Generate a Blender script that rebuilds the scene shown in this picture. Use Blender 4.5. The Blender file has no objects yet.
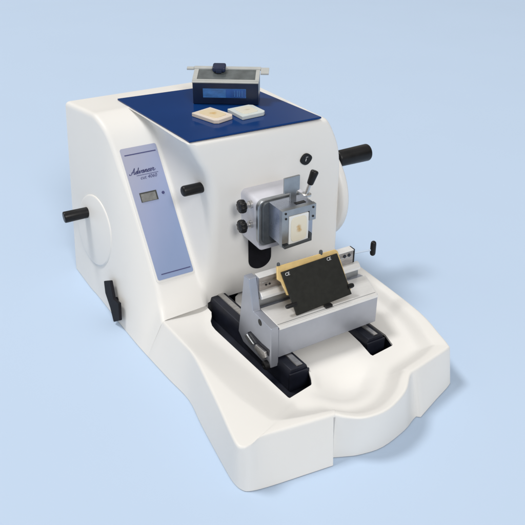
import bpy, bmesh, math
from mathutils import Vector, Matrix

sc = bpy.context.scene
COL = sc.collection

# ------------------------------------------------------------------ materials
def new_mat(name):
    m = bpy.data.materials.new(name); m.use_nodes = True
    nt = m.node_tree
    return m, nt, nt.nodes['Principled BSDF']

def mat(name, col, rough=.5, metal=0., coat=0., var=.04, scale=40., bump=0., bscale=400., spec=.5, aniso=None):
    """Principled surface with a little colour / roughness variation and an optional fine bump."""
    m, nt, b = new_mat(name)
    N, Lk = nt.nodes, nt.links
    tc = N.new('ShaderNodeTexCoord')
    src = tc.outputs['Object']
    if aniso:
        mp = N.new('ShaderNodeMapping'); mp.inputs['Scale'].default_value = aniso
        Lk.new(src, mp.inputs['Vector']); src = mp.outputs['Vector']
    nz = N.new('ShaderNodeTexNoise'); nz.inputs['Scale'].default_value = scale
    nz.inputs['Detail'].default_value = 5
    Lk.new(src, nz.inputs['Vector'])
    rp = N.new('ShaderNodeValToRGB')
    rp.color_ramp.elements[0].position = .3; rp.color_ramp.elements[1].position = .7
    rp.color_ramp.elements[0].color = tuple(c * (1 - var) for c in col) + (1,)
    rp.color_ramp.elements[1].color = tuple(min(1, c * (1 + var)) for c in col) + (1,)
    Lk.new(nz.outputs['Fac'], rp.inputs['Fac']); Lk.new(rp.outputs['Color'], b.inputs['Base Color'])
    mr = N.new('ShaderNodeMapRange')
    mr.inputs['To Min'].default_value = max(0, rough - .06); mr.inputs['To Max'].default_value = min(1, rough + .06)
    Lk.new(nz.outputs['Fac'], mr.inputs['Value']); Lk.new(mr.outputs['Result'], b.inputs['Roughness'])
    b.inputs['Metallic'].default_value = metal
    b.inputs['Coat Weight'].default_value = coat
    b.inputs['Coat Roughness'].default_value = .08
    b.inputs['Specular IOR Level'].default_value = spec
    if bump:
        n2 = N.new('ShaderNodeTexNoise'); n2.inputs['Scale'].default_value = bscale; n2.inputs['Detail'].default_value = 3
        Lk.new(src, n2.inputs['Vector'])
        bp = N.new('ShaderNodeBump'); bp.inputs['Strength'].default_value = bump; bp.inputs['Distance'].default_value = .001
        Lk.new(n2.outputs['Fac'], bp.inputs['Height']); Lk.new(bp.outputs['Normal'], b.inputs['Normal'])
    return m

M = {}
M['white'] = mat('white_moulded_plastic', (.80, .79, .768), .42, var=.012, scale=9, bump=.05, bscale=900, spec=.35)
M['wheel'] = mat('white_wheel_plastic', (.80, .79, .768), .4, var=.012, scale=12, spec=.35)
M['paper'] = mat('pale_blue_paper', (.505, .63, .81), .95, var=.006, scale=3, bump=.03, bscale=1500, spec=.05)
M['black'] = mat('black_plastic', (.009, .009, .010), .36, var=.3, scale=60, bump=.1, bscale=700, spec=.28)
M['rubber'] = mat('black_rubber', (.010, .010, .014), .6, var=.3, scale=60, bump=.12, bscale=900, spec=.16)
M['well'] = mat('dark_navy_plastic', (.008, .010, .020), .5, var=.35, scale=40, bump=.1, bscale=500, spec=.4)
M['blue'] = mat('glossy_blue_acrylic', (.003, .036, .165), .14, var=.06, scale=8, coat=.0, spec=.16)
M['navy'] = mat('navy_plastic', (.004, .012, .042), .3, var=.15, scale=30, spec=.5)
M['knobblue'] = mat('dark_blue_slider', (.004, .012, .05), .35, var=.2, scale=60)
M['label'] = mat('blue_label', (.045, .16, .42), .3, var=.25, scale=70, aniso=(1, 1, 3))
M['label2'] = mat('deep_blue_label', (.02, .09, .33), .3, var=.2, scale=70)
M['alu'] = mat('satin_grey_enamel', (.40, .425, .49), .36, metal=.55, var=.06, scale=30, bump=.08, bscale=800)
M['ledge'] = mat('milled_aluminium', (.82, .82, .82), .36, metal=.4, var=.03, scale=60, aniso=(1, 12, 12), bump=.06, bscale=300)
M['steel'] = mat('brushed_steel', (.60, .59, .58), .3, metal=.95, var=.16, scale=40, aniso=(1, 10, 10), bump=.12, bscale=240)
M['taupe'] = mat('ground_steel_strip', (.36, .325, .30), .36, metal=.6, var=.32, scale=55, aniso=(1, 5, 5), bump=.2, bscale=150)
M['zinc'] = mat('grey_zinc_casting', (.36, .375, .39), .30, metal=.85, var=.12, scale=60, bump=.15, bscale=600)
M['darkzinc'] = mat('dark_grey_casting', (.085, .095, .105), .45, metal=.4, var=.2, scale=60, bump=.2, bscale=500)
M['clamp'] = mat('blue_grey_steel', (.40, .43, .50), .28, metal=.92, var=.07, scale=60, bump=.03, bscale=400)
M['lilac'] = mat('pale_lilac_enamel', (.66, .665, .73), .36, metal=.15, var=.04, scale=40)
M['gold'] = mat('gold_anodised_metal', (.83, .60, .26), .34, metal=.35, var=.08, scale=60, bump=.08, bscale=500)
M['plate'] = mat('matt_charcoal_plate', (.017, .017, .014), .42, metal=.1, var=.14, scale=120, bump=.12, bscale=900, spec=.35)
M['print'] = mat('white_print', (.62, .62, .63), .6)
M['ink'] = mat('indigo_ink', (.045, .05, .16), .6)
M['lcd'] = mat('grey_liquid_crystal', (.20, .20, .19), .25, var=.18, scale=160)
M['lcdink'] = mat('dark_segments', (.035, .037, .035), .4)
M['pale_rod'] = mat('pale_blue_steel_rod', (.52, .62, .76), .45, metal=.1)
M['frost'] = mat('frosted_clear_plastic', (.45, .465, .455), .16, var=.06, scale=60)
M['smoke'] = mat('smoky_window', (.10, .115, .12), .22, var=.3, scale=45)
M['cassette_w'] = mat('white_cassette_plastic', (.76, .77, .76), .4, var=.03)
M['cassette_p'] = mat('cream_pink_cassette_plastic', (.74, .66, .58), .4, var=.04)
M['cassette_g'] = mat('pale_grey_cassette_plastic', (.62, .68, .68), .4, var=.04)

def wax_mat(name, base, stain, sx, sy, seed):
    """Pale paraffin with an irregular patch of embedded tissue in the middle (object space, unit size sx, sy)."""
    m, nt, b = new_mat(name); N, Lk = nt.nodes, nt.links
    tc = N.new('ShaderNodeTexCoord'); mp = N.new('ShaderNodeMapping')
    mp.inputs['Scale'].default_value = (1 / sx, 1 / sy, 0)
    Lk.new(tc.outputs['Object'], mp.inputs['Vector'])
    nz = N.new('ShaderNodeTexNoise'); nz.inputs['Scale'].default_value = 2.2; nz.inputs['Detail'].default_value = 6
    mp2 = N.new('ShaderNodeMapping'); mp2.inputs['Location'].default_value = (seed, seed * 2, 0)
    Lk.new(mp.outputs['Vector'], mp2.inputs['Vector']); Lk.new(mp2.outputs['Vector'], nz.inputs['Vector'])
    ln = N.new('ShaderNodeVectorMath'); ln.operation = 'LENGTH'; Lk.new(mp.outputs['Vector'], ln.inputs[0])
    ad = N.new('ShaderNodeMath'); ad.operation = 'MULTIPLY_ADD'; ad.inputs[1].default_value = 1.1
    Lk.new(nz.outputs['Fac'], ad.inputs[0]); Lk.new(ln.outputs['Value'], ad.inputs[2])
    rp = N.new('ShaderNodeValToRGB')
    rp.color_ramp.elements[0].position = .62; rp.color_ramp.elements[0].color = stain + (1,)
    rp.color_ramp.elements[1].position = 1.05; rp.color_ramp.elements[1].color = base + (1,)
    Lk.new(ad.outputs[0], rp.inputs['Fac']); Lk.new(rp.outputs['Color'], b.inputs['Base Color'])
    b.inputs['Roughness'].default_value = .4
    b.inputs['Subsurface Weight'].default_value = .15; b.inputs['Subsurface Radius'].default_value = (.004, .003, .002)
    return m
M['wax'] = wax_mat('paraffin_with_tissue', (.78, .73, .60), (.56, .36, .14), .014, .020, 3.1)
M['wax_y'] = wax_mat('yellow_paraffin', (.74, .62, .42), (.60, .36, .08), .016, .018, 5.7)
M['wax_p'] = wax_mat('pale_paraffin', (.72, .70, .60), (.58, .53, .40), .018, .010, 1.3)

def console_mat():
    """Console overlay colour: lilac at the top of the panel running to mid blue at its foot."""
    m, nt, b = new_mat('console_overlay'); N, Lk = nt.nodes, nt.links
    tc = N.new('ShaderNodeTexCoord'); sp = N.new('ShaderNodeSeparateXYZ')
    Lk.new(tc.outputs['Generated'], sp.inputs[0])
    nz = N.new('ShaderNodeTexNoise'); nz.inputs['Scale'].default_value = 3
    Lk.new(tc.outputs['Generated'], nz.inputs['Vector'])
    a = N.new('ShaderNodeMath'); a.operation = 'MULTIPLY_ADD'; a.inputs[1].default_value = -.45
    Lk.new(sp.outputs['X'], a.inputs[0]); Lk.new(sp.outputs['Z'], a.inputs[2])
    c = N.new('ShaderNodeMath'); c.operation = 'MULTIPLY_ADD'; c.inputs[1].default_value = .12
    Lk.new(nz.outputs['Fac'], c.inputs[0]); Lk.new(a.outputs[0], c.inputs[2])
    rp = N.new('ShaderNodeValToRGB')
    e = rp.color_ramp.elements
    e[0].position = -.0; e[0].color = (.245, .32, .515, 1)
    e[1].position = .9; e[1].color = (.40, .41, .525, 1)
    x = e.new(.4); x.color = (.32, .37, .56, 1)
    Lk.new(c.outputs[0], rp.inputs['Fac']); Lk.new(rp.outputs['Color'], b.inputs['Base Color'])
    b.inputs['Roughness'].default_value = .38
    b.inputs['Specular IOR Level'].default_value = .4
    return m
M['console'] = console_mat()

# ------------------------------------------------------------------ mesh helpers
def link(name, bm, material, parent=None, bevel=0., seg=3, angle=30., sharp=40., weld=True):
    if weld:
        bmesh.ops.remove_doubles(bm, verts=bm.verts, dist=1e-6)
    bmesh.ops.recalc_face_normals(bm, faces=bm.faces)
    me = bpy.data.meshes.new(name); bm.to_mesh(me); bm.free()
    for p in me.polygons: p.use_smooth = True
    if bevel == 0:
        me.set_sharp_from_angle(angle=math.radians(sharp))
    ob = bpy.data.objects.new(name, me); COL.objects.link(ob)
    me.materials.append(M[material] if isinstance(material, str) else material)
    if bevel:
        md = ob.modifiers.new('round', 'BEVEL'); md.width = bevel; md.segments = seg
        md.limit_method = 'ANGLE'; md.angle_limit = math.radians(angle)
        md.harden_normals = True; md.use_clamp_overlap = True
    if parent:
        ob.parent = parent
        ob.matrix_parent_inverse = Matrix.Translation(-parent_loc(parent))
    return ob

def parent_loc(o):
    v = Vector(o.location)
    while o.parent:
        # parts are all modelled in world space with an inverse matrix, so only the root's offset counts
        o = o.parent
        v = v + Vector(o.location) if False else v
    return v

def bm_poly(verts, faces):
    bm = bmesh.new(); vs = [bm.verts.new(v) for v in verts]
    for f in faces: bm.faces.new([vs[i] for i in f])
    return bm

def add_box(bm, x0, x1, y0, y1, z0, z1):
    vs = [bm.verts.new(p) for p in ((x0,y0,z0),(x1,y0,z0),(x1,y1,z0),(x0,y1,z0),(x0,y0,z1),(x1,y0,z1),(x1,y1,z1),(x0,y1,z1))]
    for f in ((0,3,2,1),(4,5,6,7),(0,1,5,4),(1,2,6,5),(2,3,7,6),(3,0,4,7)): bm.faces.new([vs[i] for i in f])
    return bm
def box(*a): return add_box(bmesh.new(), *a)

def add_prism(bm, poly, off):
    """poly: 3-D outline; off: extrusion vector."""
    off = Vector(off)
    a = [bm.verts.new(p) for p in poly]; b = [bm.verts.new(Vector(p) + off) for p in poly]
    n = len(a)
    bm.faces.new(a); bm.faces.new(b[::-1])
    for i in range(n): bm.faces.new((a[i], a[(i+1) % n], b[(i+1) % n], b[i]))
    return bm
def prism(poly, off): return add_prism(bmesh.new(), poly, off)

def add_lathe(bm, base, axis, prof, n=40, flute=0, depth=.0):
    """prof: (radius, distance along the axis) from the base outwards; closed with caps where radius > 0."""
    base = Vector(base); ax = Vector(axis).normalized()
    u = ax.orthogonal().normalized(); w = ax.cross(u)
    rings = []
    for r, h in prof:
        c = base + ax * h
        if r < 1e-7: rings.append([bm.verts.new(c)]); continue
        q = [r * (1 - depth * (.5 - .5 * math.cos(flute * 2*math.pi*i/n)) ** 2) if flute else r for i in range(n)]
        rings.append([bm.verts.new(c + u * (q[i] * math.cos(2*math.pi*i/n)) + w * (q[i] * math.sin(2*math.pi*i/n))) for i in range(n)])
    for A, B in zip(rings, rings[1:]):
        for i in range(n):
            j = (i + 1) % n
            if len(A) == 1 and len(B) == 1: continue
            if len(A) == 1: bm.faces.new((A[0], B[i], B[j]))
            elif len(B) == 1: bm.faces.new((A[i], A[j], B[0]))
            else: bm.faces.new((A[i], A[j], B[j], B[i]))
    if len(rings[0]) > 1: bm.faces.new(rings[0][::-1])
    if len(rings[-1]) > 1: bm.faces.new(rings[-1])
    return bm
def lathe(*a, **k): return add_lathe(bmesh.new(), *a, **k)

def capsule_prof(r, L, e=.35, r0=None):
    """a grip with softly rounded ends"""
    k = r * e; r0 = r if r0 is None else r0
    out = [(r0 - k, 0)]
    for i in range(1, 5):
        a = i / 4 * math.pi / 2; out.append((r0 - k + k * math.sin(a), k - k * math.cos(a)))
    for i in range(0, 5):
        a = i / 4 * math.pi / 2; out.append((r - k + k * math.cos(a), L - k + k * math.sin(a)))
    return out

def rod(a, b, r, n=24):
    a = Vector(a); b = Vector(b)
    return lathe(a, b - a, [(r, 0), (r, (b - a).length)], n=n)

def text_bm(s, size, origin, ex, ey, off, shear=0., depth=.0003, space=1.0):
    """Lettering as a thin raised mesh in the plane ex, ey."""
    cu = bpy.data.curves.new('lettering', 'FONT'); cu.body = s; cu.size = size; cu.shear = shear
    cu.extrude = depth; cu.resolution_u = 4; cu.space_character = space
    o = bpy.data.objects.new('lettering', cu); COL.objects.link(o)
    dg = bpy.context.evaluated_depsgraph_get(); dg.update()
    me = bpy.data.meshes.new_from_object(o.evaluated_get(dg))
    bm = bmesh.new(); bm.from_mesh(me)
    bpy.data.objects.remove(o); bpy.data.meshes.remove(me)
    ex = Vector(ex).normalized(); ey = Vector(ey).normalized(); ez = ex.cross(ey)
    for v in bm.verts:
        x, y, z = v.co
        v.co = Vector(origin) + ex * x + ey * y + ez * (z + off)
    return bm

def thing(name, label, cat, loc, group=None):
    o = bpy.data.objects.new(name, None); COL.objects.link(o); o.location = loc; o.empty_display_size = .02
    o['label'] = label; o['category'] = cat
    if group: o['group'] = group
    return o

def catmull(p0, p1, p2, p3, t):
    return .5 * ((2*p1) + (-p0 + p2)*t + (2*p0 - 5*p1 + 4*p2 - p3)*t*t + (-p0 + 3*p1 - 3*p2 + p3)*t**3)

# ------------------------------------------------------------------ the surface it stands on
bm = bmesh.new()
S = 60
vs = [bm.verts.new(p) for p in ((-S, -S, 0), (S, -S, 0), (S, S, 0), (-S, S, 0))]
bm.faces.new(vs)
g = link('ground', bm, 'paper'); g['kind'] = 'structure'

# ------------------------------------------------------------------ the microtome
mt = thing('microtome', 'white bench-top rotary microtome with blue top panel, black handles and front tray', 'laboratory machine', (.18, .33, 0))
def part(name, bm, m, parent=mt, **k): return link(name, bm, m, parent, **k)

# -- housing: left wall, sloping wing, hood
# stations run from the rear of the top, over the shoulder and down the front;
# columns: foot of the left wall, its top edge, foot of the hood, hood front-left edge, hood front-right edge, rear right edge
HS = [
 ((-.034,.690,.001),(-.007,.690,.350),(.060,.690,.350),(.083,.690,.350),(.345,.690,.350),(.3450,.690,.350)),
 ((-.0310,.605,.001),(.010,.620,.350),(.083,.622,.350),(.0965,.398,.350),(.357,.398,.350),(.3480,.690,.3485)),
 ((-.0280,.570,.001),(.0160,.588,.3480),(.0905,.592,.3485),(.1005,.380,.3480),(.366,.381,.3455),(.3550,.690,.340)),
 ((-.0252,.520,.001),(.0215,.548,.3270),(.105,.548,.327),(.1140,.3755,.3180),(.378,.3745,.322),(.3660,.690,.310)),
 ((-.0232,.475,.001),(.0248,.515,.2800),(.1085,.515,.280),(.1300,.3722,.2820),(.390,.372,.285),(.3730,.690,.260)),
 ((-.0207,.430,.001),(.0286,.478,.2270),(.1095,.478,.227),(.1335,.372,.2250),(.394,.372,.230),(.3760,.690,.200)),
 ((-.0178,.387,.001),(.0300,.410,.1300),(.1100,.410,.130),(.1270,.372,.1350),(.395,.372,.135),(.3790,.690,.110)),
 ((-.0157,.363,.001),(.0275,.3765,.0835),(.1093,.377,.083),(.1225,.372,.0850),(.395,.372,.0850),(.3800,.690,.050)),
 ((-.0135,.341,.001),(.0188,.341,.0635),(.1085,.3595,.0540),(.1180,.372,.0520),(.395,.372,.0510),(.3800,.690,.001)),
]
def spline(pts, n=6):
    out = []
    for i in range(len(pts) - 1):
        p1, p2 = pts[i], pts[i+1]
        p0 = pts[i-1] if i else p1 * 2 - p2
        p3 = pts[i+2] if i + 2 < len(pts) else p2 * 2 - p1
        for k in range(n):
            # centripetal-like damping: blend the Catmull curve with the chord where the steps are uneven
            c = catmull(p0, p1, p2, p3, k / n); l = p1.lerp(p2, k / n)
            r = min((p1 - p0).length, (p2 - p1).length, (p3 - p2).length) / max((p1 - p0).length, (p2 - p1).length, (p3 - p2).length, 1e-9)
            out.append(l.lerp(c, min(1, r * 3)))
    out.append(pts[-1].copy()); return out
cols = [spline([Vector(st[k]) for st in HS]) for k in range(6)]
def toward(a, b, d): return a + (b - a).normalized() * min(d, (b - a).length * .48)
def section(p):
    """one station as a polyline with rounded corners"""
    f, t, r, h, q, b = p
    out = [f.lerp(t, k / 6) for k in range(5)]
    for prev, c, nxt, rad, m in ((f, t, r, .009, 6), (t, r, h, .007, 4), (r, h, q, .017, 8), (h, q, b, .010, 6)):
        a0, a1 = toward(c, prev, rad), toward(c, nxt, rad)
        out += [a0.lerp(c, k / m).lerp(c.lerp(a1, k / m), k / m) for k in range(m + 1)]
        if c in (r, h): out += [a1.lerp(toward(nxt, c, .017), u) for u in (.33, .66)]
    out.append(b.copy()); return out
bm = bmesh.new()
st = [[bm.verts.new(p) for p in section(c)] for c in zip(*cols)]
for A, Bq in zip(st, st[1:]):
    for i in range(len(A) - 1): bm.faces.new((A[i], A[i+1], Bq[i+1], Bq[i]))
lip = [bm.verts.new(v.co + Vector((.0015, .009, -.0005))) for v in st[-1][8:24]]
low = [bm.verts.new(v.co + Vector((0, .001, -.024))) for v in lip]
for i in range(len(low) - 1):       # shadow gap over the tray, then a skirt tucked behind it
    bm.faces.new((st[-1][8 + i], st[-1][9 + i], lip[i + 1], lip[i])); bm.faces.new((lip[i], lip[i + 1], low[i + 1], low[i]))
bm.faces.new(st[0] + [r[-1] for r in st[1:]])                                   # back
part('housing', bm, 'white', sharp=50)

# -- base with its tray: a loft of four outlines (foot, rim, inner rim, tray floor)
Z = .048
SEC = [ # foot xy | rim xyz | inner rim xyz | floor xy | sharp
 ((-.0060,.374),(.0260,.374,.0540),(.034,.374,.0530),(.094,.385),1),
 ((-.0135,.341),(.0188,.341,.0628),(.026,.341,.0615),(.094,.346),1),
 ((-.0056,.268),(.0203,.272,.0690),(.0273,.272,.0676),(.074,.286),0),
 ((.0020,.205),(.0205,.2165,.0722),(.0275,.217,.0710),(.082,.236),0),
 ((-.0048,.143),(.0045,.110,.0750),(.0335,.122,.0730),(.095,.148),0),
 ((-.0125,.055),(-.007,.045,.0755),(.0450,.072,.0725),(.1035,.096),0),
 ((-.0140,.022),(-.0105,.017,.0755),(.0530,.043,.0720),(.107,.080),0),
 ((-.0095,.004),(-.0055,.0085,.0752),(.0575,.0365,.0720),(.110,.075),0),
 ((.0015,-.0035),(.0060,.0075,.0748),(.062,.0335,.0725),(.113,.0715),0),
 ((.030,-.009),(.0290,.0140,.0750),(.070,.0290,.0730),(.112,.056),0),
 ((.080,-.0150),(.0820,.0080,.0750),(.094,.0220,.0735),(.122,.046),0),
 ((.1226,-.0199),(.1335,.0015,.0750),(.1395,.0125,.0730),(.145,.034),1),
 ((.1290,-.0065),(.1365,.0005,.0746),(.1425,.0105,.0725),(.149,.030),1),
 ((.147,-.0143),(.148,-.0110,.0740),(.154,.0030,.0705),(.161,.021),0),
 ((.168,-.0218),(.172,-.0240,.0730),(.175,-.0095,.0690),(.179,.012),0),
 ((.2054,-.0260),(.210,-.0255,.0730),(.208,-.0110,.0690),(.207,.010),0),
 ((.2543,-.0151),(.2536,-.0085,.0745),(.244,.0040,.0705),(.239,.023),0),
 ((.280,-.0040),(.2800,.0145,.0750),(.270,.0240,.0720),(.260,.041),0),
 ((.2896,-.0006),(.2890,.0205,.0750),(.281,.0310,.0725),(.271,.049),1),
 ((.2950,-.0050),(.2980,.0225,.0746),(.288,.0360,.0720),(.279,.055),1),
 ((.340,.0130),(.343,.0330,.0720),(.335,.0480,.0700),(.325,.066),0),
 ((.384,.0300),(.3825,.0430,.0695),(.363,.0600,.0680),(.350,.076),0),
 ((.392,.0400),(.3895,.0500,.0690),(.369,.0660,.0675),(.356,.084),0),
 ((.405,.0800),(.3965,.0770,.0690),(.377,.0930,.0675),(.365,.108),0),
 ((.425,.1450),(.4105,.1450,.0690),(.394,.1500,.0675),(.381,.160),0),
 ((.430,.2660),(.4130,.2660,.0690),(.398,.2680,.0675),(.386,.270),0),
 ((.430,.3900),(.4120,.3900,.0690),(.398,.3900,.0675),(.386,.390),1),
]
def level(k):
    pts = []
    for s in SEC:
        if k == 0: pts.append(Vector((s[0][0], s[0][1], .001)))
        elif k == 1: pts.append(Vector(s[1]))
        elif k == 2: pts.append(Vector(s[2]))
        else: pts.append(Vector((s[3][0], s[3][1], Z)))
    return pts
def refine(pts, n=4, soft=False):
    out = []
    for i in range(len(pts) - 1):
        p1, p2 = pts[i], pts[i+1]
        p0 = pts[i-1] if i > 0 and (not SEC[i][4] or (soft and i > 2)) else p1 * 2 - p2
        p3 = pts[i+2] if i + 2 < len(pts) and (not SEC[i+1][4] or (soft and i > 2)) else p2 * 2 - p1
        for k in range(n): out.append(catmull(p0, p1, p2, p3, k / n))
    out.append(pts[-1].copy())
    return out
lv = [refine(level(k), soft=k > 1) for k in range(4)]
# rounded rim and a fillet into the tray floor
def mix(a, b, t): return [p.lerp(q, t) for p, q in zip(a, b)]
def bez(a, b, c, t): return [p.lerp(q, t).lerp(q.lerp(r, t), t) for p, q, r in zip(a, b, c)]
def near(a, b, d):      # points d from a towards b
    return [p + (q - p).normalized() * min(d, (q - p).length * .45) for p, q in zip(a, b)]
rings = [lv[0]]
a0 = near(lv[1], lv[0], .0048); a1 = near(lv[1], lv[2], .0048)
rings += [bez(a0, lv[1], a1, t) for t in (0, .2, .4, .6, .8, 1)]
b0 = near(lv[2], lv[1], .005); b1 = near(lv[2], lv[3], .008)
rings += [bez(b0, lv[2], b1, t) for t in (0, .25, .5, .75, 1)]
c0 = near(lv[3], lv[2], .016)
fl = [p.copy() for p in lv[3]]
# the floor outline moved inwards a little for the end of the fillet
ctr = Vector((.2, .24, Z))
f1 = [p + (ctr - p).normalized() * .007 for p in fl]
rings += [bez(c0, fl, f1, t) for t in (0, .2, .4, .6, .8, 1)]
bm = bmesh.new()
rvv = [[bm.verts.new(p) for p in r] for r in rings]
for A, Bq in zip(rvv, rvv[1:]):
    for i in range(len(A) - 1):
        try: bm.faces.new((A[i], A[i+1], Bq[i+1], Bq[i]))
        except ValueError: pass
# the flat floor with two openings for the guide rails
WL = [(.1115,.385),(.1115,.3455),(.1060,.333),(.0985,.322),(.0945,.308),(.0940,.294),(.1130,.088),(.1145,.0855),(.158,.0948),(.1605,.097),(.1665,.108),
      (.175,.130),(.1655,.250),(.1600,.318),(.1612,.340),(.1645,.356),(.171,.368),(.182,.3755),(.182,.385)]
WR = [(.271,.385),(.2885,.200),(.2865,.145),(.2820,.110),(.2835,.1062),(.3275,.1118),(.3300,.1140),(.3365,.141),(.318,.385)]
edge = rvv[-1]
outline = [v.co.copy() for v in edge] + [Vector(p) for p in ((.378,.392,Z),(.33,.392,Z),(.24,.392,Z),(.15,.392,Z),(.105,.391,Z))]
def inside(x, y, P):
    c = False; n = len(P)
    for i in range(n):
        x1, y1 = P[i][0], P[i][1]; x2, y2 = P[i-1][0], P[i-1][1]
        if (y1 > y) != (y2 > y) and x < (x2 - x1) * (y - y1) / (y2 - y1) + x1: c = not c
    return c
def dist(x, y, P):
    d = 9
    for i in range(len(P)):
        a = Vector(P[i][:2]); b = Vector(P[i-1][:2]); p = Vector((x, y)); ab = b - a
        t = max(0, min(1, (p - a).dot(ab) / max(ab.dot(ab), 1e-12))); d = min(d, (p - a - ab * t).length)
    return d
from mathutils.geometry import delaunay_2d_cdt
pts2 = [Vector((p.x, p.y)) for p in outline]; ed = [(i, (i+1) % len(outline)) for i in range(len(outline))]
for W_ in (WL, WR):
    k = len(pts2); pts2 += [Vector(p) for p in W_]; ed += [(k + i, k + (i+1) % len(W_)) for i in range(len(W_))]
nfix = len(pts2)
stp = .0055; yy = .006; row = 0
while yy < .39:
    xx = .04 + (stp / 2 if row % 2 else 0)
    while xx < .40:
        if inside(xx, yy, outline) and not inside(xx, yy, WL) and not inside(xx, yy, WR) and min(dist(xx, yy, outline), dist(xx, yy, WL), dist(xx, yy, WR)) > .0028: pts2.append(Vector((xx, yy)))
        xx += stp
    yy += stp * .87; row += 1
cv, ce, cf, ov, oe, of = delaunay_2d_cdt(pts2, ed, [], 0, 1e-7)
def sst(a, b, x):
    t = max(0, min(1, (x - a) / (b - a))); return t * t * (3 - 2 * t)
def dip(x, y):
    d = 0
    for cx, cy, rx, ry, h in ((.212, .075, .075, .065, .0170),):
        d += h * (1 - sst(.0, 1, math.hypot((x - cx) / rx, (y - cy) / ry)))
    return d * min(1, dist(x, y, outline) / .032) * sst(0, .016, min(dist(x, y, WL), dist(x, y, WR)))
fv = []
for p, o_ in zip(cv, ov):
    k = min(o_) if o_ else None
    if k is not None and k < len(edge): fv.append(edge[k])
    else: fv.append(bm.verts.new((p.x, p.y, Z - dip(p.x, p.y) if k is None or k >= nfix else Z)))
for f in cf:
    c = sum((cv[i] for i in f), Vector((0, 0))) / len(f)
    if inside(c.x, c.y, outline) and not inside(c.x, c.y, WL) and not inside(c.x, c.y, WR):
        try: bm.faces.new([fv[i] for i in f])
        except ValueError: pass
relax = [v for r in rvv[-8:] for v in r[6:-2]] + [v for v, o_ in zip(fv, ov) if not o_]
for _ in range(5): bmesh.ops.smooth_vert(bm, verts=relax, factor=.5, use_axis_x=True, use_axis_y=True, use_axis_z=True)
for W_ in (WL, WR):         # thickness of the tray skin round the openings
    hi = [bm.verts.new((x, y, Z)) for x, y in W_]; low = [bm.verts.new((x, y, Z - .004)) for x, y in W_]
    for i in range(len(W_)):
        j = (i+1) % len(W_); bm.faces.new((hi[i], hi[j], low[j], low[i]))
part('base_tray', bm, 'white', sharp=36)

# -- dark wells under the tray openings, each with a guide rail
def well(W, grow):
    bm = bmesh.new()
    c = Vector((sum(p[0] for p in W) / len(W), sum(p[1] for p in W) / len(W), 0))
    P = [Vector((x, y, 0)) for x, y in W]
    P = [p + (p - c).normalized() * grow for p in P]
    a = [bm.verts.new(p + Vector((0, 0, Z - .0035))) for p in P]; b = [bm.verts.new(p + Vector((0, 0, .020))) for p in P]
    n = len(P)
    for i in range(n): bm.faces.new((a[i], a[(i+1) % n], b[(i+1) % n], b[i]))
    bm.faces.new(b)
    return part('rail_well', bm, 'well', sharp=45)
well(WL, .0012); well(WR, .0012)

def rail(xf, yf, wid, skew, xs, ws):
    dirn = Vector((-skew, 1, 0))
    L = .385 - yf
    prof = [(-wid/2 - .001, .0205), (wid/2 + .001, .0205), (wid/2, .052), (wid/2 - .003, .060), (-wid/2 + .003, .060), (-wid/2, .052)]
    poly = [(xf + x, yf, z) for x, z in prof]
    r = part('guide_rail', prism(poly, dirn * L), 'well', bevel=.0012, seg=2)
    # T-slot groove shown as two low lips either side of the steel strip
    part('steel_strip', prism([(xs + x, yf + .003, z) for x, z in ((-ws/2, .0603), (ws/2, .0603), (ws/2 - .0007, .0622), (-ws/2 + .0007, .0622))], dirn * (L - .003)), 'steel', r)
    part('foot_block', box(xf - wid/2 - .0006, xf + wid/2 + .0006, yf - .0035, yf - .0003, .0205, .054), 'well', r, bevel=.001, seg=2)
rail(.1562, .1275, .0345, .072, .1600, .0105)
rail(.3080, .1325, .0345, .072, .3105, .0085)

# -- glossy blue panel let into the top
poly = [(.1045, .3850, .3503), (.3510, .3790, .3503), (.3240, .636, .3503), (.0795, .651, .3503)]
part('top_panel', prism(poly, (0, 0, .0032)), 'blue', bevel=.0010, seg=3)

# -- control console on the sloping wing
O = Vector((.0347, .5306, .3023)); EX = Vector((1, 0, 0)); EY = Vector((0, .5715, .8206)); EN = EX.cross(EY)
if EN.y > 0: EN = -EN
def cp(u, v, o=0.): return O + EX * u - EY * v + EN * o
LEN = .2365
def cquad(u0, v0, u1, v1, o): return [cp(u0, v0, o), cp(u1, v0, o), cp(u1, v1, o), cp(u0, v1, o)]
def rounded(u0, v0, u1, v1, r, o, n=5, du=0.):
    pts = []
    for cx, cy, a0 in ((u1 - r, v0 + r, -90), (u1 - r, v1 - r, 0), (u0 + r, v1 - r, 90), (u0 + r, v0 + r, 180)):
        for k in range(n + 1):
            a = math.radians(a0 + 90 * k / n)
            v = cy + r * math.sin(a); pts.append(cp(cx + r * math.cos(a) + du * v / LEN, v, o))
    return pts
bz = part('console_surround', prism(rounded(-.0035, -.0035, .0705, LEN + .004, .006, -.004, du=.0015), EN * .0052), 'white', bevel=.0008, seg=2)
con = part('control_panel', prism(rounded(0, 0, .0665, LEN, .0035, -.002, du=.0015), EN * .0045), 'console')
part('printed_line', prism(cquad(.0055, .0118, .0630, .0136, .0023), EN * .0005), 'ink', con)
part('printed_line', prism(cquad(.0095, .2265, .0645, .2282, .0023), EN * .0005), 'ink', con)
# display: dark bezel, grey screen, a couple of faint segments
dsp = part('display', prism(cquad(.0120, .0815, .0432, .0985, .0022), EN * .0009), 'lcdink', con)
part('screen', prism(cquad(.0135, .0840, .0405, .0980, .0030), EN * .0006), 'lcd', dsp)
part('button', lathe(cp(.0545, .0888, .0020), EN, [(.0027, 0), (.0027, .0010), (.0020, .0016)]), 'ink', con)
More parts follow.
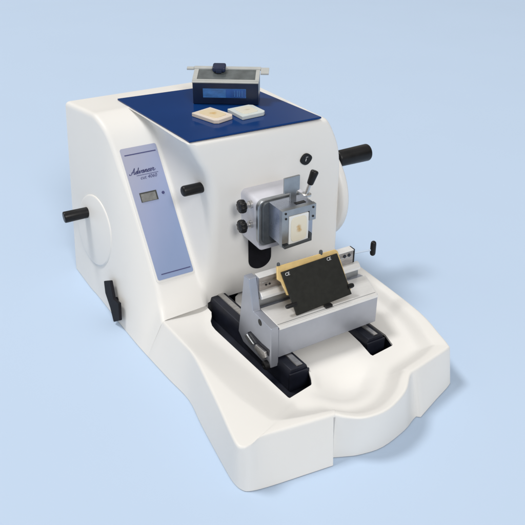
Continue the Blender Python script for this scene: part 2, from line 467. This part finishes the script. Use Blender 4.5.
# script lettering and the small line under it
GL = {
 'A': ([[(-.55,.45),(-.45,.1),(-.05,0),(.35,.45),(.9,1.6),(1.12,2.1),(1.10,1.2),(1.12,.3),(1.3,.0),(1.6,.3)], [(.05,.7),(.6,.85),(1.35,.8)]], 1.6),
 'd': ([[(.0,.3),(.75,.85),(.45,1.0),(.1,.6),(.15,.1),(.45,.05),(.8,.7),(1.05,2.1),(.86,.7),(.85,.1),(1.0,0),(1.2,.3)]], 1.2),
 'v': ([[(0,.3),(.2,.9),(.3,.95),(.36,.2),(.48,0),(.85,.8),(.85,.98),(1.15,.8)]], 1.1),
 'a': ([[(.0,.5),(.75,.85),(.45,1.0),(.1,.6),(.15,.1),(.45,.05),(.78,.6),(.85,.95),(.8,.2),(.92,0),(1.15,.3)]], 1.15),
 'n': ([[(0,.3),(.2,.9),(.27,.95),(.22,.05),(.3,.6),(.58,.98),(.75,.85),(.72,.2),(.85,0),(1.05,.3)]], 1.05),
 'c': ([[(.0,.3),(.7,.85),(.42,1.0),(.1,.6),(.18,.1),(.5,0),(.85,.3)]], .85),
 'e': ([[(.0,.3),(.55,.6),(.58,.9),(.35,1.0),(.1,.6),(.15,.15),(.45,0),(.85,.3)]], .85),
 'r': ([[(0,.3),(.2,.95),(.25,1.1),(.42,.88),(.62,.88),(.5,.3),(.6,0),(.85,.1),(1.3,.45)]], 1.0)}
def script_bm(word, size, u0, v0, wid, shear, rise):
    """handwriting strokes as thin ribbons on the console plane"""
    bm = bmesh.new(); x = 0
    for ch in word:
        strokes, adv = GL[ch]
        for stq in strokes:
            pts = spline([Vector((p[0] + x, p[1], 0)) for p in stq], 5)
            pos = []
            for k, p in enumerate(pts):
                t = (pts[min(k+1, len(pts)-1)] - pts[max(k-1, 0)]).normalized()
                nrm = Vector((-t.y, t.x, 0)); w2 = wid * (.65 + .5 * abs(t.y))
                pos.append((p + nrm * w2, p - nrm * w2))
            def P(p, o): return cp(u0 + (p.x + p.y * shear) * size, v0 - p.y * size - p.x * size * rise, o)
            vs = [(bm.verts.new(P(a, .0028)), bm.verts.new(P(b, .0028))) for a, b in pos]
            for (a, b), (c_, d_) in zip(vs, vs[1:]): bm.faces.new((a, b, d_, c_))
        x += adv
    return bm
part('lettering', script_bm('Advancer', .0050, .0070, .0480, .13, .35, .02), 'ink', con, weld=False)
part('lettering', text_bm('cut 4060', .0085, cp(.0215, .0585, .0026), EX, EY, 0, shear=.3, space=1.02), 'ink', con)
part('printed_line', prism(cquad(.0165, .0505, .0565, .0513, .0023), EN * .0005), 'ink', con)

# -- left side: round cover with crank handle, and the locking lever
nw = Vector((-.977, -.148, .153)).normalized()
cen = Vector((-.0130, .580, .135))
R0 = .0675
cov = part('crank_cover', lathe(cen - nw * .0146, nw, [(R0, 0), (R0, .0150), (R0 - .0008, .0162), (R0 - .003, .0168), (0, .0170)], n=96), 'white', sharp=50)
base = Vector((-.0145, .6106, .1600))
part('handle', lathe(base + Vector((.0035, 0, 0)), (-1, 0, 0), capsule_prof(.0108, .0490, .22, .0103), n=40), 'black', cov)

nl = Vector((-.982, -.076, .173)).normalized()
LV = [(-.0266,.5151,.0626),(-.0219,.4879,.0770),(-.0253,.4682,.0494),(-.0231,.4467,.0524),(-.0278,.4376,.0216),(-.0326,.4620,.0049),(-.0306,.4802,.0244),(-.0294,.5058,.0424)]
lev = part('locking_lever', prism(LV, -nl * .0055), 'rubber', bevel=.0016, seg=3)
c = sum((Vector(p) for p in LV), Vector()) / 8
part('pivot', lathe(c - nl * .022, nl, [(.0055, 0), (.0055, .0175)]), 'rubber', lev)

# -- hood fittings
part('side_knob', lathe((.140, .400, .2625), (-1, 0, 0), [(.006, 0), (.006, .008)] + [(r, h + .008) for r, h in capsule_prof(.0092, .0395, .5)], n=40), 'black')
sk = bmesh.new()
poly = []
for k in range(36):
    a = 2 * math.pi * k / 36
    x = .0125 * math.cos(a); z = .0088 * math.sin(a) * (1 - .18 * math.cos(2 * a))
    poly.append((.3165 + x * .96 - z * .10, .3748 - .06 * 0, .2855 + z + x * .10))
soc = part('indicator_socket', prism(poly, (0, -.0055, 0)), 'black', bevel=.0008, seg=2)
part('printed_mark', prism([(.3140,.3694,.2825),(.3152,.3694,.2825),(.3165,.3694,.2875),(.3150,.3694,.2875)], (0, -.0006, 0)), 'print', soc)
part('printed_mark', prism([(.3150,.3694,.2893),(.3195,.3694,.2893),(.3195,.3694,.2901),(.3150,.3694,.2901)], (0, -.0006, 0)), 'print', soc)

# dark slide slot behind and below the specimen head, rounded at its foot
poly = [(.2008, .3725, .175), (.2008, .3725, .1125)]
for k in range(1, 16):
    a = math.pi * (1 + k / 16); poly.append((.2241 + .0233 * math.cos(a), .3725, .1125 + .0205 * math.sin(a)))
poly += [(.2474, .3725, .1125), (.2474, .3725, .175)]
part('slide_cover', prism(poly, (0, -.0022, 0)), 'rubber', bevel=.0007, seg=2)

# -- handwheel on the right with its grip
hw = part('handwheel', lathe((.376, .458, .180), (1, 0, 0), [(.030, 0), (.030, .016), (.088, .017), (.0945, .0185), (.0965, .022), (.0965, .030), (.0945, .0335), (.089, .035), (.06, .035), (.05, .031), (.026, .031), (.024, .036), (0, .037)], n=96), 'wheel', sharp=60)
part('handle', lathe((.410, .4245, .2458), (1, 0, 0), [(.009, 0), (.009, .010)] + [(r, h + .010) for r, h in capsule_prof(.0166, .0745, .28, .0156)], n=48), 'black', hw)

# -- specimen head
def rbox(x0, x1, y0, y1, z0, z1, r, n=6):
    """box with its x-z outline rounded"""
    pts = []
    for cx, cz, a0 in ((x1 - r, z1 - r, 0), (x0 + r, z1 - r, 90), (x0 + r, z0 + r, 180), (x1 - r, z0 + r, 270)):
        for k in range(n + 1):
            a = math.radians(a0 + 90 * k / n); pts.append((cx + r * math.cos(a), y1, cz + r * math.sin(a)))
    return prism(pts, (0, y0 - y1, 0))
hd = part('specimen_head', rbox(.1880, .2810, .3120, .3740, .166, .2570, .009), 'lilac', bevel=.002, seg=3)
rp = part('swivel_plate', rbox(.1835, .2700, .3035, .3130, .1790, .2625, .013), 'zinc', hd, bevel=.0018, seg=3)
part('swivel_plate_rim', rbox(.1895, .2660, .2985, .3038, .183, .2600, .010), 'darkzinc', hd, bevel=.0012, seg=2)
for z in (.2445, .2075):
    k = part('adjusting_knob', lathe((.1765, .335, z), (-1, 0, 0), [(.0075, 0), (.0098, .0012), (.0116, .003), (.0120, .006), (.0116, .0095), (.0098, .0120), (.004, .0132), (0, .0134)], n=96, flute=8, depth=.16), 'black', hd)
    part('knob_stem', lathe((.196, .335, z), (-1, 0, 0), [(.0068, 0), (.0068, .0125), (.0042, .0130), (.0042, .021)], n=32), 'steel', hd)
cl = bmesh.new()
add_box(cl, .2005, .2635, .2640, .2990, .1985, .2608)
part('clamp_block', cl, 'clamp', hd, bevel=.0014, seg=3)
# jaws in front of the block: a full-height one, a top bar, a short upper one and a low lip
cj = prism([(x, .2645, z) for x, z in ((.2000,.1965),(.2000,.2613),(.2636,.2613),(.2636,.2330),(.2512,.2330),(.2512,.2505),(.2120,.2505),(.2120,.2030),(.2005,.2030))], (0, -.0085, 0))
part('clamp_jaw', cj, 'zinc', hd, bevel=.0009, seg=2)
part('clamp_lip', prism([(x, .2645, z) for x, z in ((.2040,.1935),(.2560,.1965),(.2560,.2105),(.2510,.2105),(.2510,.2020),(.2040,.1985))], (0, -.0110, 0)), 'darkzinc', hd, bevel=.0009, seg=2)
for x, z in ((.2065,.2560),(.2070,.2470),(.2580,.2560),(.2580,.2400)):
    part('screw_head', lathe((x, .2562, z), (0, -1, 0), [(.0019, 0), (.0019, .0010), (.0012, .0016)], n=20), 'black', hd)
part('clamp_slot', box(.2330, .2520, .2685, .2755, .2606, .2616), 'black', hd)
part('release_tab', prism([(x, .2900, z) for x, z in ((.2215,.3010),(.2215,.2740),(.2330,.2740),(.2330,.2590),(.2450,.2590),(.2450,.2745),(.2510,.2760),(.2510,.3015))], (0, -.0035, 0)), 'zinc', hd, bevel=.0008, seg=2)
lb = part('clamp_lever', lathe((.2740, .3020, .2540), (0, 0, 1), [(.0085, 0), (.0085, .0030), (.0065, .0042), (.0038, .0042), (.0034, .006)], n=32), 'steel', hd, sharp=30)
p0 = Vector((.2720, .3005, .2560)); p1 = Vector((.2885, .3005, .2955))
lb2 = part('lever_stem', rod(p0, p0.lerp(p1, .5), .0032), 'steel', hd)
part('lever_grip', lathe(p0.lerp(p1, .42), p1 - p0, capsule_prof(.0070, (p1 - p0).length * .60, .5, .0056), n=32), 'black', hd)

# ------------------------------------------------------------------ wax block held in the head
def cassette(name, label, o, ex, ey, w, d, h, body, wax, cut, group, wax_in=.16, loc=None):
    """flat tray with a slanted writing face at one end, filled with wax; o = corner, ex/ey its sides."""
    ex = Vector(ex).normalized(); ey = Vector(ey).normalized(); ez = ex.cross(ey)
    o = Vector(o)
    ctr = o + ex * (w / 2) + ey * (d / 2)
    t = thing(name, label, 'tissue cassette', ctr, group)
    Mx = Matrix((ex, ey, ez)).transposed().to_4x4(); Mx.translation = ctr
    def put(nm, bm, m, **k):
        ob = link(nm, bm, m, None, **k); ob.parent = t
        ob.matrix_parent_inverse = Matrix.Identity(4)
        ob.matrix_local = Matrix.Translation(-ctr) @ Mx
        return ob
    a, b = w / 2, d / 2
    out = [(-a, -b), (a - cut, -b), (a, -b + cut), (a, b - cut), (a - cut, b), (-a, b)]
    put('shell', prism([(x, y, 0) for x, y in out], (0, 0, h)), body, bevel=h * .16, seg=2)
    q = min(a, b) * wax_in * 2
    x0, x1, y0, y1 = -a + q, a - q - cut * .4, -b + q, b - q
    pts = []
    for k in range(28):
        an = 2 * math.pi * k / 28; n = 5
        cx, sx = math.cos(an), math.sin(an)
        pts.append(((x0 + x1) / 2 + (x1 - x0) / 2 * math.copysign(abs(cx) ** (2 / n), cx), (y0 + y1) / 2 + (y1 - y0) / 2 * math.copysign(abs(sx) ** (2 / n), sx), h - .0006))
    put('wax_block', prism(pts, (0, 0, .0016)), wax, bevel=.0005, seg=2)
    return t
cassette('tissue_cassette', 'upright white cassette of pale wax gripped in the metal specimen head', (.2125, .2645, .1995), (1, 0, 0), (0, 0, 1), .0372, .0500, .0092, 'cassette_w', 'wax', .001, 'wax blocks in cassettes', wax_in=.09)

# ------------------------------------------------------------------ loose things on the blue top panel
ZT = .3536
cassette('tissue_cassette', 'cream cassette with yellow wax lying flat on the blue top panel', (.1570, .4905, ZT), (.0183, -.0600, 0), (.060, .0183, 0), .0615, .0435, .0068, 'cassette_p', 'wax_y', .006, 'wax blocks in cassettes')
cassette('tissue_cassette', 'pale grey cassette with whitish wax lying flat on the blue top panel', (.2235, .4295, ZT), (.0504, .0034, 0), (-.0034, .0504, 0), .0495, .0500, .0068, 'cassette_g', 'wax_p', .006, 'wax blocks in cassettes')

dp = thing('blade_dispenser', 'dark navy box with blue label and clear slide top on the blue panel', 'blade dispenser', (.237, .53, ZT))
ang = math.radians(-33.0)
ddx = Vector((math.cos(ang), math.sin(ang), 0)); ddy = Vector((-math.sin(ang), math.cos(ang), 0))
D0 = Vector((.1880, .5520, ZT))
def dv(x, y, z): return D0 + ddx * x + ddy * y + Vector((0, 0, z))
def dbox(x0, x1, y0, y1, z0, z1):
    bm = box(x0, x1, y0, y1, z0, z1)
    for v in bm.verts:
        x, y, z = v.co
        if z > .03: z += .30 * max(0, y)            # the top slopes up towards the back
        v.co = dv(x, y, z)
    return bm
W = .118
body = link('case', dbox(0, W, 0, .046, 0.0002, .0385), 'navy', dp, bevel=.0016, seg=3)
lab = link('label_window', dbox(.0185, .0960, -.0008, .0012, .0125, .0290), 'label', dp, bevel=.0003, seg=1)
link('label_print', dbox(.0600, .0952, -.0012, -.0006, .0132, .0283), 'label2', lab)
for i, x in enumerate((.075, .080, .0835, .0885)):
    link('label_bar', dbox(x, x + .0012, -.0015, -.0009, .0150, .0265), 'label', lab)
link('front_lip', dbox(-.0005, W + .0005, -.0012, .004, .0387, .0407), 'frost', dp, bevel=.0006, seg=2)
top = bmesh.new()
for a in ((-.0008, W + .0008, .0042, .0080, .0387, .0412), (-.0020, W + .0020, .0400, .0480, .0387, .0420), (-.0008, .0075, .0081, .0399, .0387, .0412), (W - .0065, W + .0008, .0081, .0399, .0387, .0412)):
    add_box(top, *a)
for v in top.verts: v.co = dv(v.co.x, v.co.y, v.co.z + .30 * max(0, v.co.y))
link('slide_frame', top, 'frost', dp, weld=False, bevel=.0006, seg=2)
link('slide_window', dbox(.0076, W - .0066, .0081, .0399, .0386, .0400), 'smoke', dp)
link('end_tab', dbox(-.0150, -.0021, .0390, .0460, .0389, .0418), 'frost', dp, bevel=.0006, seg=2)
link('end_tab', dbox(W + .0021, W + .0170, .0270, .0460, .0389, .0418), 'frost', dp, bevel=.0006, seg=2)
kn = dbox(.0330, .0570, .0260, .0440, .0422, .0510)
link('slider_knob', kn, 'knobblue', dp, bevel=.0032, seg=3)
link('slider_grip', dbox(.0395, .0505, .0240, .0264, .0424, .0480), 'navy', dp, bevel=.0008, seg=2)

# ------------------------------------------------------------------ knife holder sliding on the two rails
kh = thing('knife_holder', 'grey metal knife holder with black plate, on the two rails in the tray', 'knife holder', (.23, .20, .06))
def kp(name, bm, m, parent=kh, **k): return link(name, bm, m, parent, **k)
bm = bmesh.new()
blk = [(.1385,.160,.0630),(.3280,.160,.0665),(.3440,.214,.0665),(.3300,.258,.0665),(.1385,.258,.0630)]
kp('body', prism(blk, (0, 0, .0545)), 'alu', bevel=.0016, seg=3)
led = [(.1390,.1608,.1180),(.3275,.1608,.1180),(.3462,.2190,.1180),(.3300,.2190,.1180),(.1390,.2190,.1180)]
kp('ledge', prism(led, (0, 0, .0036)), 'ledge', bevel=.0012, seg=3)
kp('scribed_line', box(.1400, .3270, .1660, .1668, .1216, .1219), 'zinc')
kp('front_lip', prism([(.1390,.1585,.1120),(.3272,.1585,.1120),(.3272,.1600,.1235),(.1390,.1600,.1235)], (0, .0016, 0)) if False else box(.1390, .3272, .1582, .1608, .1165, .1212), 'ledge', bevel=.0008, seg=2)
# left cheek with its slot, clamping bar and screw
ck = [(.1245,y,z) for y, z in ((.1595,.0480),(.1595,.1228),(.2165,.1212),(.2285,.1755),(.2455,.1740),(.2680,.0520),(.2510,.0400),(.1690,.0440))]
cheek = kp('side_cheek', prism(ck, (.0140, 0, 0)), 'alu', bevel=.0014, seg=3)
kp('peg_hole', lathe((.1250, .1935, .1150), (-1, 0, 0), [(.0056, 0), (.0056, .0008), (.0036, .0010)], n=28), 'black', cheek)
slot = [(.1246,y,z) for y, z in ((.2345,.0700),(.2245,.0785),(.1880,.0785),(.1590+.004,.0815),(.1640,.0690),(.1880,.0650),(.2070,.0600),(.2175,.0630))]
kp('clamp_slot', prism(slot, (-.0006, 0, 0)), 'well', cheek)
bar = [(.1240,y,z) for y, z in ((.2060,.0580),(.2000,.0700),(.1700,.0745),(.1672,.0650),(.1770,.0545))]
kp('clamp_bar', prism(bar, (-.0045, 0, 0)), 'steel', cheek, bevel=.0010, seg=2)
bar2 = [(.1240,y,z) for y, z in ((.2400,.0600),(.2330,.0690),(.2080,.0640),(.2160,.0570))]
kp('clamp_bar', prism(bar2, (-.0035, 0, 0)), 'zinc', cheek, bevel=.0010, seg=2)
kp('screw', lathe((.1250, .1690, .0490), (-1, 0, 0), [(.0078, 0), (.0078, .0060), (.0062, .0078), (.003, .0080), (.0028, .0066), (0, .0066)], n=32), 'black', cheek)
# upright back with its ground steel strip, ledge and groove
kp('upright', prism([(.1388,y,z) for y, z in ((.2262,.1217),(.2262,.1745),(.2360,.1745),(.2480,.1217))], (.1835, 0, 0)), 'alu', bevel=.0012, seg=3)
kp('top_strip', prism([(.1392,y,z) for y, z in ((.2226,.1748),(.2226,.1764),(.2366,.1770),(.2366,.1748))], (.1815, 0, 0)), 'ledge', bevel=.0006, seg=2)
st = kp('ground_strip', box(.1400, .3200, .2230, .2260, .1515, .1744), 'taupe', bevel=.0008, seg=2)
kp('groove_line', box(.1440, .3170, .2222, .2230, .1655, .1668), 'steel', st)
kp('end_block', box(.3202, .3228, .2228, .2360, .1515, .1768), 'black', bevel=.0006, seg=2)
for x in (.1520, .1585):
    kp('strip_screw', lathe((x, .2229, .1600), (0, -1, 0), [(.0017, 0), (.0017, .0008), (0, .0010)], n=16), 'black', st)
for x in (.3020, .3110):
    kp('strip_screw', lathe((x, .2229, .1685), (0, -1, 0), [(.0030, 0), (.0030, .0008), (0, .0010)], n=16), 'well', st)
kp('middle_rail', prism([(.1400,y,z) for y, z in ((.2258,.1370),(.2160,.1385),(.2150,.1440),(.2200,.1500),(.2258,.1508))], (.1915, 0, 0)), 'ledge', bevel=.0010, seg=2)
kp('dark_groove', box(.1400, .3330, .2235, .2258, .1220, .1366), 'zinc')
# blade plates
nb = Vector((-.0207, -.8902, .4551)).normalized()
gp = [(.1661,.2136,.1938),(.2744,.2118,.1952),(.278,.2096,.1912),(.2831,.1872,.1476),(.2868,.1790,.1318),(.1850,.1776,.1243),(.1765,.191,.1501),(.1723,.1916,.1511),(.1675,.2021,.1714),(.1618,.2047,.1762)]
kp('backing_plate', prism(gp, -nb * .0042), 'gold', bevel=.0008, seg=2)
bp_ = [Vector(p) for p in ((.1690,.2054,.1868),(.2735,.2052,.1915),(.2842,.1728,.1283),(.1790,.172,.1219))]
pr = kp('pressure_plate', prism(bp_, -nb * .0036), 'plate', bevel=.0010, seg=3)
ex = (bp_[1] - bp_[0]).normalized(); ey = (bp_[0] - bp_[3]).normalized(); ey = (ey - ex * ey.dot(ex)).normalized()
part('printed_mark', text_bm('CE', .0072, Vector((.1745,.2018,.1799)) + nb * .0004, ex, ey, 0, space=.9), 'print', pr)
part('printed_mark', text_bm('CE', .0072, Vector((.2520,.2025,.1845)) + nb * .0004, ex, ey, 0, space=.9), 'print', pr)
kp('peg', lathe((.1832, .1815, .1375), (-1, 0, -.0), [(.0036, 0), (.0036, .0165), (.0028, .0190), (0, .0194)], n=24), 'black')
kp('peg', lathe((.2790, .1800, .1395), (1, 0, 0), [(.0042, 0), (.0042, .0085), (.0034, .0115), (0, .0120)], n=24), 'black')
kp('stop_block', box(.2290, .2420, .1655, .1725, .1217, .1262), 'black', bevel=.0008, seg=2)
kp('stud', lathe((.2475, .2140, .1905), (0, 0, 1), [(.0030, 0), (.0030, .0075), (.0022, .0090), (0, .0094)], n=20), 'darkzinc')
kp('stud', lathe((.1700, .2160, .1880), (0, 0, 1), [(.0026, 0), (.0026, .0085), (.0018, .0098), (0, .0100)], n=20), 'darkzinc')
# clamping lever on the right: thin pale rod and an upright black knob
cl = kp('clamp_lever', rod((.3228, .2310, .1640), (.3600, .2218, .1660), .0017, n=16), 'pale_rod')
kp('knob', lathe((.3600, .2218, .1550), (0, 0, 1), [(.0026, 0), (.0042, .0016), (.0049, .0046), (.0049, .0220), (.0042, .0252), (.0026, .0268), (0, .0272)], n=28), 'black', cl)

# ------------------------------------------------------------------ light: a soft studio set-up
w = bpy.data.worlds.new('World'); sc.world = w; w.use_nodes = True
nt = w.node_tree; bg = nt.nodes['Background']
tc = nt.nodes.new('ShaderNodeTexCoord'); sx = nt.nodes.new('ShaderNodeSeparateXYZ'); nt.links.new(tc.outputs['Generated'], sx.inputs[0])
rp = nt.nodes.new('ShaderNodeValToRGB'); e = rp.color_ramp.elements
e[0].position = 0; e[0].color = (.43, .415, .39, 1)
e[1].position = 1; e[1].color = (.86, .85, .83, 1)
for p, v in ((.10, .40), (.30, .52), (.55, .80)):
    q = e.new(p); q.color = (v * 1.03, v * .99, v * .925, 1)
nt.links.new(sx.outputs['Z'], rp.inputs['Fac'])
wv = nt.nodes.new('ShaderNodeTexNoise'); wv.inputs['Scale'].default_value = 2.1; wv.inputs['Detail'].default_value = 1.5  # made-up bright and dark patches all round, added for contrast in metal reflections
mp = nt.nodes.new('ShaderNodeMapping'); mp.inputs['Scale'].default_value = (1.6, 1.6, .5); mp.inputs['Location'].default_value = (.4, 2.3, 0)
nt.links.new(tc.outputs['Generated'], mp.inputs['Vector']); nt.links.new(mp.outputs['Vector'], wv.inputs['Vector'])
r2 = nt.nodes.new('ShaderNodeMapRange'); r2.inputs['From Min'].default_value = .40; r2.inputs['From Max'].default_value = .60
r2.inputs['To Min'].default_value = .35; r2.inputs['To Max'].default_value = 1.35
nt.links.new(wv.outputs['Fac'], r2.inputs['Value'])
mu = nt.nodes.new('ShaderNodeMix'); mu.data_type = 'RGBA'; mu.blend_type = 'MULTIPLY'; mu.inputs['Factor'].default_value = 1
nt.links.new(rp.outputs['Color'], mu.inputs['A']); nt.links.new(r2.outputs['Result'], mu.inputs['B'])
nt.links.new(mu.outputs['Result'], bg.inputs['Color']); bg.inputs['Strength'].default_value = .66

def area(name, loc, target, size, power, col=(1, .98, .95)):
    l = bpy.data.lights.new(name, 'AREA'); l.shape = 'DISK'; l.size = size; l.energy = power; l.color = col
    o = bpy.data.objects.new(name, l); COL.objects.link(o); o.location = loc
    o.rotation_euler = (Vector(target) - Vector(loc)).to_track_quat('-Z', 'Y').to_euler()
    return o
area('front_softbox', (-2.5, -15.5, 11.5), (.15, .6, .1), 6.0, 1750)
area('side_softbox', (-6.0, 6.5, 17.0), (.15, .6, .1), 4.2, 1750)

# ------------------------------------------------------------------ camera
cam = bpy.data.cameras.new('camera'); co = bpy.data.objects.new('camera', cam); COL.objects.link(co)
cam.sensor_width = 36; cam.sensor_fit = 'HORIZONTAL'; cam.lens = 700 / 525 * 36
cam.clip_start = .02; cam.clip_end = 100
pitch, yaw = math.radians(30.5), math.radians(29.5)
fw = Vector((math.sin(yaw) * math.cos(pitch), math.cos(yaw) * math.cos(pitch), -math.sin(pitch)))
rt = Vector((math.cos(yaw), -math.sin(yaw), 0)); up = rt.cross(fw)
mw = Matrix((rt, up, -fw)).transposed().to_4x4(); mw.translation = Vector((-.31143699, -.58494614, .74889586))
co.matrix_world = mw
sc.camera = co

sc.view_settings.view_transform = 'Standard'; sc.view_settings.look = 'None'
sc.view_settings.exposure = 0; sc.view_settings.gamma = 1
sc.render.resolution_x = sc.render.resolution_y = 1024
